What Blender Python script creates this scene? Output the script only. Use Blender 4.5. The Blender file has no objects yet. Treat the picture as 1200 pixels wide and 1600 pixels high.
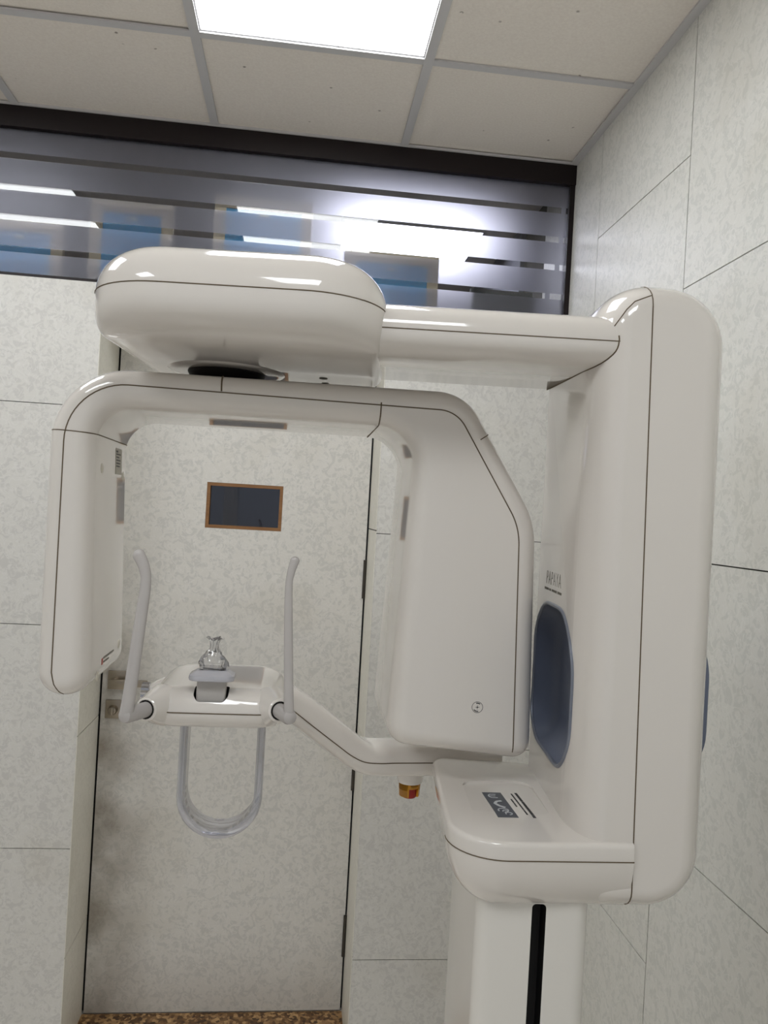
import bpy, bmesh, math, random
from mathutils import Vector, Matrix
from mathutils.bvhtree import BVHTree

random.seed(7)
S = bpy.context.scene
COL = S.collection
PI = math.pi

# ------------------------------------------------------------------ camera
YAW, PITCH, ROLL, FPX = 0.1087, 0.0024, 0.0563, 1223.5
CAMZ = 1.7744
cd = bpy.data.cameras.new('camera')
cam = bpy.data.objects.new('camera', cd)
COL.objects.link(cam)
S.camera = cam
cd.sensor_fit = 'VERTICAL'
cd.sensor_height = 36.0
cd.lens = 36.0 * FPX / 1600.0
cd.clip_start = 0.02
_f = Vector((math.sin(YAW) * math.cos(PITCH), math.cos(YAW) * math.cos(PITCH), math.sin(PITCH)))
_r = Vector((math.cos(YAW), -math.sin(YAW), 0))
_u = _r.cross(_f)
_r2 = math.cos(ROLL) * _r + math.sin(ROLL) * _u
_u2 = -math.sin(ROLL) * _r + math.cos(ROLL) * _u
M = Matrix(((_r2.x, _u2.x, -_f.x), (_r2.y, _u2.y, -_f.y), (_r2.z, _u2.z, -_f.z))).to_4x4()
M.translation = Vector((0, 0, CAMZ))
cam.matrix_world = M

# ------------------------------------------------------------------ world, exposure
w = bpy.data.worlds.new('world')
S.world = w
w.use_nodes = True
w.node_tree.nodes['Background'].inputs[0].default_value = (0.95, 0.97, 1.0, 1)
w.node_tree.nodes['Background'].inputs[1].default_value = 0.30
S.view_settings.view_transform = 'Standard'
S.view_settings.look = 'None'
S.view_settings.exposure = 0.32
S.view_settings.gamma = 1.0
S.view_settings.use_curve_mapping = False
LAMP = 9.0          # radiance of the ceiling light diffusers
LAMP_BACK = 6.0     # the light in the room behind the glass
try:
    S.cycles.max_bounces = 12
    S.cycles.diffuse_bounces = 6
    S.cycles.glossy_bounces = 6
    S.cycles.transmission_bounces = 10
    S.cycles.transparent_max_bounces = 16
    S.cycles.sample_clamp_indirect = 6
except Exception:
    pass


# ------------------------------------------------------------------ materials
def srgb(r, g, b):
    def c(v):
        v /= 255.0
        return v / 12.92 if v <= 0.04045 else ((v + 0.055) / 1.055) ** 2.4
    return (c(r), c(g), c(b), 1)


def mat(name, col, rough=0.5, metal=0.0, spec=0.5, **kw):
    m = bpy.data.materials.new(name)
    m.use_nodes = True
    b = m.node_tree.nodes['Principled BSDF']
    b.inputs['Base Color'].default_value = col
    b.inputs['Roughness'].default_value = rough
    b.inputs['Metallic'].default_value = metal
    b.inputs['Specular IOR Level'].default_value = spec
    for k, v in kw.items():
        b.inputs[k.replace('_', ' ')].default_value = v
    return m


def nodes(m):
    return m.node_tree.nodes, m.node_tree.links, m.node_tree.nodes['Principled BSDF']


def laminate(name, base, dark, lite, scale=34.0, stain=None):
    """mottled crackle laminate: warped cells with pale outlines, two close tones"""
    m = mat(name, base, 0.38, spec=0.4)
    N, L, B = nodes(m)
    tc = N.new('ShaderNodeTexCoord')
    n1 = N.new('ShaderNodeTexNoise'); n1.inputs['Scale'].default_value = scale; n1.inputs['Detail'].default_value = 2.5
    n1.inputs['Distortion'].default_value = 1.6
    L.new(tc.outputs['Object'], n1.inputs['Vector'])
    r1 = N.new('ShaderNodeValToRGB')
    r1.color_ramp.elements[0].position = 0.43; r1.color_ramp.elements[0].color = dark
    r1.color_ramp.elements[1].position = 0.52; r1.color_ramp.elements[1].color = base
    L.new(n1.outputs['Fac'], r1.inputs['Fac'])
    # pale curly outlines
    n2 = N.new('ShaderNodeTexNoise'); n2.inputs['Scale'].default_value = scale * .8; n2.inputs['Detail'].default_value = 1.5
    n2.inputs['Distortion'].default_value = 2.2
    L.new(tc.outputs['Object'], n2.inputs['Vector'])
    r2 = N.new('ShaderNodeValToRGB')
    r2.color_ramp.elements[0].position = 0.46; r2.color_ramp.elements[0].color = (0, 0, 0, 1)
    r2.color_ramp.elements[1].position = 0.54; r2.color_ramp.elements[1].color = (0, 0, 0, 1)
    e2 = r2.color_ramp.elements.new(0.50); e2.color = (0.9, 0.9, 0.9, 1)
    L.new(n2.outputs['Fac'], r2.inputs['Fac'])
    mc = N.new('ShaderNodeMix'); mc.data_type = 'RGBA'
    L.new(r2.outputs['Color'], mc.inputs['Factor'])
    L.new(r1.outputs['Color'], mc.inputs[6]); mc.inputs[7].default_value = lite
    out = mc.outputs[2]
    n3 = N.new('ShaderNodeTexNoise'); n3.inputs['Scale'].default_value = 3.0; n3.inputs['Detail'].default_value = 5
    L.new(tc.outputs['Object'], n3.inputs['Vector'])
    r3 = N.new('ShaderNodeValToRGB')
    r3.color_ramp.elements[0].position = 0.55; r3.color_ramp.elements[0].color = (0, 0, 0, 1)
    r3.color_ramp.elements[1].position = 0.85; r3.color_ramp.elements[1].color = (0.35, 0.35, 0.35, 1)
    L.new(n3.outputs['Fac'], r3.inputs['Fac'])
    ms = N.new('ShaderNodeMix'); ms.data_type = 'RGBA'
    L.new(r3.outputs['Color'], ms.inputs['Factor'])
    L.new(out, ms.inputs[6]); ms.inputs[7].default_value = srgb(178, 170, 150)
    out = ms.outputs[2]
    if stain:
        # grime worn in around the handle and along the latch edge of the door
        sep = N.new('ShaderNodeSeparateXYZ'); L.new(tc.outputs['Object'], sep.inputs[0])
        a = N.new('ShaderNodeMapRange'); a.inputs['From Min'].default_value = -0.42; a.inputs['From Max'].default_value = -0.62
        L.new(sep.outputs['X'], a.inputs['Value'])
        h = N.new('ShaderNodeMapRange'); h.inputs['From Min'].default_value = 1.75; h.inputs['From Max'].default_value = 1.0
        L.new(sep.outputs['Z'], h.inputs['Value'])
        n4 = N.new('ShaderNodeTexNoise'); n4.inputs['Scale'].default_value = 5.5; n4.inputs['Detail'].default_value = 6
        L.new(tc.outputs['Object'], n4.inputs['Vector'])
        r4 = N.new('ShaderNodeMapRange'); r4.inputs['From Min'].default_value = 0.35; r4.inputs['From Max'].default_value = 0.72
        L.new(n4.outputs['Fac'], r4.inputs['Value'])
        p1 = N.new('ShaderNodeMath'); p1.operation = 'MULTIPLY'; L.new(a.outputs[0], p1.inputs[0]); L.new(h.outputs[0], p1.inputs[1])
        p2 = N.new('ShaderNodeMath'); p2.operation = 'MULTIPLY'; L.new(p1.outputs[0], p2.inputs[0]); L.new(r4.outputs[0], p2.inputs[1])
        p3 = N.new('ShaderNodeMath'); p3.operation = 'MULTIPLY'; L.new(p2.outputs[0], p3.inputs[0]); p3.inputs[1].default_value = 1.0
        m4 = N.new('ShaderNodeMix'); m4.data_type = 'RGBA'
        L.new(p3.outputs[0], m4.inputs['Factor']); L.new(out, m4.inputs[6]); m4.inputs[7].default_value = srgb(112, 98, 78)
        out = m4.outputs[2]
    L.new(out, B.inputs['Base Color'])
    return m


M_wall = laminate('laminate_panel', srgb(207, 205, 200), srgb(197, 195, 191), srgb(213, 211, 207))
M_rwall = laminate('laminate_panel_side', srgb(217, 216, 210), srgb(206, 206, 200), srgb(223, 222, 217))
M_reveal = laminate('reveal_panel', srgb(226, 223, 213), srgb(219, 216, 206), srgb(230, 227, 218), 40)
M_door = laminate('door_laminate', srgb(210, 207, 201), srgb(198, 196, 191), srgb(216, 213, 208), stain=True)
M_gap = mat('joint_gap', srgb(52, 48, 44), 0.9)
M_black = mat('black_gap', srgb(14, 12, 12), 0.8)
M_frame = mat('window_frame_dark', srgb(24, 15, 16), 0.45, spec=0.3)
M_plastic = mat('cream_plastic', srgb(225, 220, 214), 0.09, spec=0.5, IOR=1.5, Coat_Weight=0.6, Coat_Roughness=0.03, Coat_IOR=1.5)
M_plastic2 = mat('cream_plastic_satin', srgb(229, 226, 220), 0.22, spec=0.5)
M_seam = mat('seam_line', srgb(98, 84, 64), 0.8)
M_hub = mat('black_hub', srgb(26, 23, 22), 0.6, spec=0.2)
M_slot = mat('black_slot', srgb(14, 11, 12), 0.6)
M_blue = mat('slate_blue_grip', srgb(106, 114, 134), 0.34, metal=0.15, spec=0.5)
M_bluerim = mat('slate_blue_rim', srgb(132, 138, 152), 0.28, metal=0.5)
M_steel = mat('brushed_steel', srgb(158, 148, 134), 0.32, metal=1.0)
M_hinge = mat('dark_hinge', srgb(74, 70, 64), 0.45, metal=0.7)
M_chrome = mat('chrome', srgb(190, 190, 194), 0.12, metal=1.0)
M_yellow = mat('yellow_plastic', srgb(214, 148, 30), 0.35)
M_red = mat('red_plastic', srgb(160, 24, 22), 0.3)
M_ink = mat('dark_ink', srgb(112, 109, 100), 0.6)
M_ink2 = mat('black_ink', srgb(58, 58, 60), 0.6)
M_inkw = mat('white_ink', srgb(205, 208, 212), 0.5)
M_redink = mat('red_ink', srgb(170, 90, 80), 0.6)
M_sticker = mat('slate_sticker', srgb(70, 76, 88), 0.35)
M_lab = mat('label_grey', srgb(176, 172, 160), 0.5)
M_cap = mat('screw_cap', srgb(205, 200, 186), 0.3)
M_grid = mat('ceiling_grid_metal', srgb(196, 195, 196), 0.5)
M_beige = mat('beige_frame', srgb(166, 156, 134), 0.6)
M_bluep = mat('blue_panel', srgb(48, 130, 176), 0.55)
M_darkp = mat('dark_panel', srgb(56, 60, 62), 0.7)
M_tag = mat('pale_tag', srgb(200, 205, 185), 0.5)
M_back = mat('back_room_wall', srgb(112, 113, 124), 0.8)
M_alu = mat('lamp_trim', srgb(205, 205, 207), 0.4)
M_grey = mat('grey_block', srgb(182, 178, 174), 0.35)

M_wood = mat('brown_wood', srgb(132, 92, 52), 0.5)
N, L, B = nodes(M_wood)
tc = N.new('ShaderNodeTexCoord'); mp = N.new('ShaderNodeMapping'); mp.inputs['Scale'].default_value = (12, 40, 120)
nz = N.new('ShaderNodeTexNoise'); nz.inputs['Scale'].default_value = 1.0; nz.inputs['Detail'].default_value = 4
rr = N.new('ShaderNodeValToRGB'); rr.color_ramp.elements[0].color = srgb(104, 66, 34); rr.color_ramp.elements[1].color = srgb(150, 108, 64)
L.new(tc.outputs['Object'], mp.inputs[0]); L.new(mp.outputs[0], nz.inputs['Vector']); L.new(nz.outputs['Fac'], rr.inputs[0]); L.new(rr.outputs[0], B.inputs['Base Color'])

M_tile = mat('ceiling_tile', srgb(228, 222, 214), 0.85, spec=0.2)
N, L, B = nodes(M_tile)
tc = N.new('ShaderNodeTexCoord')
n1 = N.new('ShaderNodeTexNoise'); n1.inputs['Scale'].default_value = 150; n1.inputs['Detail'].default_value = 2
n2 = N.new('ShaderNodeTexVoronoi'); n2.inputs['Scale'].default_value = 14
n3 = N.new('ShaderNodeTexNoise'); n3.inputs['Scale'].default_value = 60
r1 = N.new('ShaderNodeValToRGB'); r1.color_ramp.elements[0].position = 0.3; r1.color_ramp.elements[0].color = srgb(225, 218, 210)
r1.color_ramp.elements[1].position = 0.7; r1.color_ramp.elements[1].color = srgb(232, 226, 218)
r2 = N.new('ShaderNodeValToRGB'); r2.color_ramp.elements[0].position = 0.035; r2.color_ramp.elements[0].color = (0.75, 0.75, 0.75, 1)
r2.color_ramp.elements[1].position = 0.085; r2.color_ramp.elements[1].color = (0, 0, 0, 1)
r3 = N.new('ShaderNodeMath'); r3.operation = 'GREATER_THAN'; r3.inputs[1].default_value = 0.5
mu = N.new('ShaderNodeMath'); mu.operation = 'MULTIPLY'
mm = N.new('ShaderNodeMix'); mm.data_type = 'RGBA'; mm.inputs[7].default_value = srgb(96, 86, 74)
for a in (n1, n2, n3):
    L.new(tc.outputs['Object'], a.inputs['Vector'])
L.new(n1.outputs['Fac'], r1.inputs[0]); L.new(n2.outputs['Distance'], r2.inputs[0]); L.new(n3.outputs['Fac'], r3.inputs[0])
L.new(r2.outputs[0], mu.inputs[0]); L.new(r3.outputs[0], mu.inputs[1]); L.new(mu.outputs[0], mm.inputs['Factor'])
L.new(r1.outputs[0], mm.inputs[6]); L.new(mm.outputs[2], B.inputs['Base Color'])

M_floor = mat('terrazzo_floor', srgb(110, 84, 56), 0.5)
N, L, B = nodes(M_floor)
tc = N.new('ShaderNodeTexCoord'); vo = N.new('ShaderNodeTexVoronoi'); vo.inputs['Scale'].default_value = 95
rr = N.new('ShaderNodeValToRGB'); sp = N.new('ShaderNodeSeparateColor')
rr.color_ramp.elements[0].color = srgb(62, 42, 26); rr.color_ramp.elements[1].color = srgb(186, 150, 104)
e = rr.color_ramp.elements.new(0.45); e.color = srgb(112, 80, 48)
L.new(tc.outputs['Object'], vo.inputs['Vector']); L.new(vo.outputs['Color'], sp.inputs[0]); L.new(sp.outputs[0], rr.inputs[0]); L.new(rr.outputs[0], B.inputs['Base Color'])


M_ftile = mat('pale_floor_tile', srgb(232, 227, 220), 0.35)


def emit(name, col, k):
    m = bpy.data.materials.new(name); m.use_nodes = True
    N = m.node_tree.nodes; L = m.node_tree.links
    N.clear()
    o = N.new('ShaderNodeOutputMaterial'); e = N.new('ShaderNodeEmission')
    e.inputs[0].default_value = col; e.inputs[1].default_value = k
    L.new(e.outputs[0], o.inputs[0])
    return m


M_lamp = emit('lit_diffuser', (0.96, 0.985, 1.0, 1), LAMP)
M_lampb = emit('lit_diffuser_cool', (0.85, 0.87, 1.0, 1), LAMP_BACK)


def clear(name, tint, glossy=0.12, rough=0.05, dif=0.0, difcol=(1, 1, 1, 1), fres=1.45):
    """thin clear plastic or glass: see-through + fresnel gloss + a little diffuse"""
    m = bpy.data.materials.new(name); m.use_nodes = True
    N = m.node_tree.nodes; L = m.node_tree.links
    N.clear()
    o = N.new('ShaderNodeOutputMaterial'); t = N.new('ShaderNodeBsdfTransparent'); t.inputs[0].default_value = tint
    g = N.new('ShaderNodeBsdfGlossy'); g.inputs['Roughness'].default_value = rough
    fr = N.new('ShaderNodeFresnel'); fr.inputs['IOR'].default_value = fres
    ad = N.new('ShaderNodeMath'); ad.inputs[1].default_value = glossy; L.new(fr.outputs[0], ad.inputs[0]); ad.use_clamp = True
    d = N.new('ShaderNodeBsdfDiffuse'); d.inputs[0].default_value = difcol
    m0 = N.new('ShaderNodeMixShader'); m0.inputs[0].default_value = dif
    L.new(t.outputs[0], m0.inputs[1]); L.new(d.outputs[0], m0.inputs[2])
    m1 = N.new('ShaderNodeMixShader'); L.new(ad.outputs[0], m1.inputs[0])
    L.new(m0.outputs[0], m1.inputs[1]); L.new(g.outputs[0], m1.inputs[2])
    L.new(m1.outputs[0], o.inputs[0])
    return m


M_acryl = clear('clear_acrylic', (0.93, 0.93, 0.95, 1), 0.08, 0.06, 0.25, srgb(232, 232, 240))
M_bag = clear('clear_film', (0.97, 0.97, 0.97, 1), 0.10, 0.15, 0.06, srgb(230, 230, 235))
M_flange = clear('milky_plastic', (0.9, 0.9, 0.93, 1), 0.03, 0.2, 0.6, srgb(222, 222, 230))
M_temple = clear('grey_translucent_plastic', (0.8, 0.79, 0.79, 1), 0.02, 0.25, 0.7, srgb(214, 209, 207))
M_glass = clear('window_glass', (0.985, 0.985, 0.99, 1), 0.02, 0.0)
M_dglass = clear('door_glass', (0.7, 0.74, 0.8, 1), 0.03, 0.0)

# frosted film: scatters what is behind it, with a satin sheen
M_frost = bpy.data.materials.new('frosted_film'); M_frost.use_nodes = True
N = M_frost.node_tree.nodes; L = M_frost.node_tree.links
N.clear()
o = N.new('ShaderNodeOutputMaterial')
tr = N.new('ShaderNodeBsdfTransparent'); tr.inputs[0].default_value = (0.86, 0.87, 0.92, 1)
rf = N.new('ShaderNodeBsdfTranslucent'); rf.inputs[0].default_value = (0.62, 0.63, 0.72, 1)
df = N.new('ShaderNodeBsdfDiffuse'); df.inputs[0].default_value = (0.5, 0.5, 0.53, 1)
rfr = N.new('ShaderNodeBsdfRefraction'); rfr.inputs['Color'].default_value = (0.88, 0.88, 0.95, 1)
rfr.inputs['IOR'].default_value = 1.5; rfr.inputs['Roughness'].default_value = 0.75
gl = N.new('ShaderNodeBsdfGlossy'); gl.inputs['Roughness'].default_value = 0.38; gl.inputs[0].default_value = (0.9, 0.9, 1, 1)
a = N.new('ShaderNodeMixShader'); a.inputs[0].default_value = 0.08
b = N.new('ShaderNodeMixShader'); b.inputs[0].default_value = 0.06
c = N.new('ShaderNodeMixShader'); c.inputs[0].default_value = 0.02
d = N.new('ShaderNodeMixShader'); d.inputs[0].default_value = 0.022
L.new(rfr.outputs[0], a.inputs[1]); L.new(rf.outputs[0], a.inputs[2])      # scatter
L.new(a.outputs[0], b.inputs[1]); L.new(df.outputs[0], b.inputs[2])
L.new(b.outputs[0], c.inputs[1]); L.new(tr.outputs[0], c.inputs[2])
L.new(c.outputs[0], d.inputs[1]); L.new(gl.outputs[0], d.inputs[2])
L.new(d.outputs[0], o.inputs[0])


# ------------------------------------------------------------------ mesh helpers
def tag(o, label=None, cat=None, group=None, kind=None):
    if label: o['label'] = label
    if cat: o['category'] = cat
    if group: o['group'] = group
    if kind: o['kind'] = kind
    return o


def link(name, bm, mats, parent=None, sharp=38.0, smooth=True, weld=True):
    if weld:
        bmesh.ops.remove_doubles(bm, verts=bm.verts, dist=1e-6)
    bm.normal_update()
    me = bpy.data.meshes.new(name)
    lim = math.radians(sharp)
    for f in bm.faces:
        f.smooth = smooth
    for e in bm.edges:
        if len(e.link_faces) == 2:
            e.smooth = e.calc_face_angle(0.0) < lim
    bm.to_mesh(me); bm.free()
    for m in (mats if isinstance(mats, (list, tuple)) else [mats]):
        me.materials.append(m)
    ob = bpy.data.objects.new(name, me)
    COL.objects.link(ob)
    if parent:
        ob.parent = parent
        off = parent.get('_base')
    return ob


def empty(name, loc, rz=0.0, parent=None):
    o = bpy.data.objects.new(name, None)
    COL.objects.link(o)
    o.empty_display_size = 0.05
    o.location = loc; o.rotation_euler = (0, 0, rz)
    if parent: o.parent = parent
    return o


def box(bm, x0, x1, y0, y1, z0, z1, mi=0, bev=0.0):
    vs = [bm.verts.new((x, y, z)) for x in (x0, x1) for y in (y0, y1) for z in (z0, z1)]
    q = [(0, 1, 3, 2), (4, 6, 7, 5), (0, 4, 5, 1), (2, 3, 7, 6), (0, 2, 6, 4), (1, 5, 7, 3)]
    fs = [bm.faces.new([vs[i] for i in k]) for k in q]
    for f in fs: f.material_index = mi
    if bev > 0:
        es = set(e for f in fs for e in f.edges)
        r = bmesh.ops.bevel(bm, geom=list(es), offset=bev, segments=2, profile=0.5, affect='EDGES')
        for f in r['faces']: f.material_index = mi
    return fs


def outline(cs, n=10):
    """closed counter-clockwise outline from corners (a, b, radius); returns points and outward normals"""
    P, Nn = [], []
    k = len(cs)
    for i in range(k):
        p0, p, p1 = Vector(cs[i - 1][:2]), Vector(cs[i][:2]), Vector(cs[(i + 1) % k][:2])
        r = cs[i][2]
        d0 = (p - p0).normalized(); d1 = (p1 - p).normalized()
        crs = d0.x * d1.y - d0.y * d1.x
        ang = math.atan2(crs, d0.dot(d1))
        n0 = Vector((d0.y, -d0.x))
        if r <= 1e-6 or abs(ang) < 1e-4:
            nn = (n0 + Vector((d1.y, -d1.x))).normalized()
            P.append(p); Nn.append(nn); continue
        t = r * math.tan(abs(ang) / 2)
        a = p - d0 * t
        s = 1 if ang > 0 else -1
        c = a - n0 * r * s
        for j in range(n + 1):
            th = ang * j / n
            cs_, sn = math.cos(th), math.sin(th)
            nn = Vector((n0.x * cs_ - n0.y * sn, n0.x * sn + n0.y * cs_))
            P.append(c + nn * r * s); Nn.append(nn)
    return P, Nn


def loft(bm, rings, mi=0, cap=True, closed=True):
    R = [[bm.verts.new(p) for p in r] for r in rings]
    n = len(R[0])
    for a, b in zip(R, R[1:]):
        for j in range(n if closed else n - 1):
            k = (j + 1) % n
            f = bm.faces.new((a[j], a[k], b[k], b[j])); f.material_index = mi
    if cap:
        f = bm.faces.new(list(reversed(R[0]))); f.material_index = mi
        f = bm.faces.new(R[-1]); f.material_index = mi
    bmesh.ops.recalc_face_normals(bm, faces=bm.faces[:])
    return R


def q_round(ri, ry, n=8):
    """quarter ellipse from (inset ri, depth 0) to (inset 0, depth ry)"""
    return [(ri * (1 - math.sin(k / n * PI / 2)), ry * (1 - math.cos(k / n * PI / 2))) for k in range(n + 1)]


def prism_y(bm, cs, y0, y1, near=(0.03, 0.03), far=(0.03, 0.03), n=10, wfun=None, mi=0):
    """outline in x, z pulled along y with rounded near and far rims"""
    P, Nn = outline(cs, n)
    W = [wfun(p, q) if wfun else 1.0 for p, q in zip(P, Nn)]
    sch = [(near[0] + 0.002, y0)] + [(i, y0 + d) for i, d in q_round(*near)]
    sch += [(i, y1 - d) for i, d in reversed(q_round(*far))] + [(far[0] + 0.002, y1)]
    rings = [[(p.x - q.x * i * w_, y, p.y - q.y * i * w_) for p, q, w_ in zip(P, Nn, W)] for i, y in sch]
    return loft(bm, rings, mi)


def prism_z(bm, cs, sch, n=10, wfun=None, mi=0):
    """outline in x, y stacked along z; sch lists (inset, z)"""
    P, Nn = outline(cs, n)
    W = [wfun(p, q) if wfun else (1.0, 1.0) for p, q in zip(P, Nn)]
    rings = [[(p.x - q.x * i * w_[0], p.y - q.y * i * w_[1], z) for p, q, w_ in zip(P, Nn, W)] for i, z in sch]
    return loft(bm, rings, mi)


def tube(bm, pts, r, n=8, mi=0, cap=True, closed=False, flat=1.0, up=None):
    pts = [Vector(p) for p in pts]
    m = len(pts)
    rs = r if isinstance(r, (list, tuple)) else [r] * m
    rings = []
    prev = None
    for i, p in enumerate(pts):
        if closed:
            t = (pts[(i + 1) % m] - pts[i - 1]).normalized()
        else:
            t = (pts[min(i + 1, m - 1)] - pts[max(i - 1, 0)]).normalized()
        if up is not None:
            s = t.cross(Vector(up)).normalized()
        elif prev is None:
            s = t.orthogonal().normalized()
        else:
            s = (prev - t * prev.dot(t)).normalized()
        prev = s
        b = t.cross(s)
        rings.append([p + s * math.cos(2 * PI * k / n) * rs[i] + b * math.sin(2 * PI * k / n) * rs[i] * flat for k in range(n)])
    R = [[bm.verts.new(q) for q in g] for g in rings]
    rng = range(m) if closed else range(m - 1)
    for i in rng:
        a, b_ = R[i], R[(i + 1) % m]
        for k in range(n):
            f = bm.faces.new((a[k], a[(k + 1) % n], b_[(k + 1) % n], b_[k])); f.material_index = mi
    if cap and not closed:
        f = bm.faces.new(list(reversed(R[0]))); f.material_index = mi
        f = bm.faces.new(R[-1]); f.material_index = mi


def lathe(bm, prof, c=(0, 0, 0), axis='Z', n=32, mi=0):
    """prof lists (radius, height); pole radii may be 0"""
    c = Vector(c)
    def P(r, h, a):
        x, y = r * math.cos(a), r * math.sin(a)
        v = {'Z': (x, y, h), 'Y': (x, h, y), 'X': (h, x, y)}[axis]
        return c + Vector(v)
    rings = [[P(max(r, 1e-5), h, 2 * PI * k / n) for k in range(n)] for r, h in prof]
    loft(bm, rings, mi, cap=True)


def smooth_path(pts, n=8):
    """Catmull-Rom through the given points"""
    pts = [Vector(p) for p in pts]
    out = []
    for i in range(len(pts) - 1):
        a = pts[max(i - 1, 0)]; b = pts[i]; c = pts[i + 1]; d = pts[min(i + 2, len(pts) - 1)]
        for k in range(n):
            t = k / n
            out.append(0.5 * ((2 * b) + (c - a) * t + (2 * a - 5 * b + 4 * c - d) * t * t + (3 * b - a - 3 * c + d) * t ** 3))
    out.append(pts[-1])
    return out


def xform(bm, M4, verts=None):
    bmesh.ops.transform(bm, matrix=M4, verts=verts or bm.verts[:])


def plane_seam(bm, co, no, keep=lambda p: True, r=0.0009, mi=1):
    """a fine joint line where a plane meets the surface"""
    t = bm.copy()
    res = bmesh.ops.bisect_plane(t, geom=t.verts[:] + t.edges[:] + t.faces[:], plane_co=co, plane_no=no, dist=1e-6)
    segs = [(g.verts[0].co.copy(), g.verts[1].co.copy()) for g in res['geom_cut'] if isinstance(g, bmesh.types.BMEdge)]
    t.free()
    for a, b in segs:
        if (a - b).length > 1e-5 and keep((a + b) / 2):
            d = (b - a).normalized() * r * 0.5
            tube(bm, [a - d, b + d], r, 5, mi)


def ray_seam(bm, pts, axis, r=0.0009, mi=1, closed=False, step=0.006, off=0.0):
    """a fine joint line dropped onto the surface along +y, +x or -x"""
    tree = BVHTree.FromBMesh(bm)
    pl = []
    P = [Vector(p) for p in pts]
    if closed: P = P + [P[0]]
    for a, b in zip(P, P[1:]):
        m = max(1, int((b - a).length / step))
        for k in range(m): pl.append(a.lerp(b, k / m))
    pl.append(P[-1])
    run = []
    out = []
    for p in pl:
        if axis == 'Y': h = tree.ray_cast(Vector((p.x, -3, p.y)), Vector((0, 1, 0)))
        elif axis == 'X': h = tree.ray_cast(Vector((-3, p.x, p.y)), Vector((1, 0, 0)))
        elif axis == '-X': h = tree.ray_cast(Vector((3, p.x, p.y)), Vector((-1, 0, 0)))
        else: h = tree.ray_cast(Vector((p.x, p.y, 5)), Vector((0, 0, -1)))
        if h[0] is None:
            if len(run) > 1: out.append(run)
            run = []
        else: run.append(h[0] + h[1] * off)
    if len(run) > 1: out.append(run)
    for rn in out: tube(bm, rn, r, 6, mi)
    return out


def boolean_cut(ob, cutter_bm, cut_mat, join=False):
    cme = bpy.data.meshes.new('cut'); 
    bmesh.ops.recalc_face_normals(cutter_bm, faces=cutter_bm.faces[:])
    for f in cutter_bm.faces: f.smooth = True
    cutter_bm.to_mesh(cme); cutter_bm.free(); cme.materials.append(cut_mat)
    co = bpy.data.objects.new('cut', cme); COL.objects.link(co)
    co.matrix_world = ob.matrix_world
    if ob.parent:
        co.parent = ob.parent
        co.matrix_parent_inverse = ob.matrix_parent_inverse
    md = ob.modifiers.new('b', 'BOOLEAN'); md.operation = 'DIFFERENCE'; md.object = co; md.solver = 'EXACT'; md.material_mode = 'TRANSFER'
    bpy.context.view_layer.update()
    dg = bpy.context.evaluated_depsgraph_get()
    me = bpy.data.meshes.new_from_object(ob.evaluated_get(dg))
    ob.modifiers.clear()
    old = ob.data; ob.data = me
    bpy.data.meshes.remove(old)
    bpy.data.objects.remove(co); bpy.data.meshes.remove(cme)
    b = bmesh.new(); b.from_mesh(me)
    for e in b.edges:
        if len(e.link_faces) == 2:
            e.smooth = e.calc_face_angle(0.0) < math.radians(38)
    for f in b.faces: f.smooth = True
    b.to_mesh(me); b.free()


def add_seams(ob, fn, base):
    """joint lines laid on a finished part; fn works in the axes base maps to local"""
    b = bmesh.new(); b.from_mesh(ob.data)
    xform(b, base.inverted())
    fn(b)
    xform(b, base)
    b.to_mesh(ob.data); b.free()


def text_bm(txt, size, xs=1.0, ext=0.0002, spacing=1.0, off=0.0):
    cu = bpy.data.curves.new('t', 'FONT'); cu.body = txt; cu.size = size; cu.align_x = 'CENTER'; cu.align_y = 'CENTER'
    cu.extrude = ext; cu.offset = off; cu.space_character = spacing
    o = bpy.data.objects.new('t', cu); COL.objects.link(o)
    bpy.context.view_layer.update()
    me = bpy.data.meshes.new_from_object(o.evaluated_get(bpy.context.evaluated_depsgraph_get()))
    bpy.data.objects.remove(o); bpy.data.curves.remove(cu)
    b = bmesh.new(); b.from_mesh(me); bpy.data.meshes.remove(me)
    xform(b, Matrix.Diagonal((xs, 1, 1, 1)))
    return b


def merge(bm, other, M4=None, mi=0):
    if M4 is not None: xform(other, M4)
    me = bpy.data.meshes.new('tmp'); 
    for f in other.faces: f.material_index = mi
    other.to_mesh(me); other.free(); bm.from_mesh(me); bpy.data.meshes.remove(me)


# ================================================================== the room
WALL_Y, DOOR_Y = 2.5143, 2.7737
RW, LW, BW = 0.8485, -2.2, -1.75
CEIL = 2.958
WB = 2.443                       # bottom of the strip window
DX0, DX1, DTOP = -0.641, 0.2513, 2.375
YB = 4.6                         # far wall of the room behind


def panels_xz(bm, x0, x1, zs, y_face, g=0.0012, th=0.006):
    for a, b in zip(zs, zs[1:]):
        box(bm, x0, x1, y_face, y_face + th, a + g, b - g, 0)


bm = bmesh.new()
box(bm, LW - .2, 2.4, BW - .2, YB + .2, -0.1, 0.0)
tag(link('floor', bm, M_ftile, smooth=False), kind='structure')
bm = bmesh.new()
box(bm, -.641, .2513, 2.5143, 2.7737, 0.0, 0.004)
tag(link('trim_3', bm, M_floor, smooth=False), kind='structure')

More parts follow.
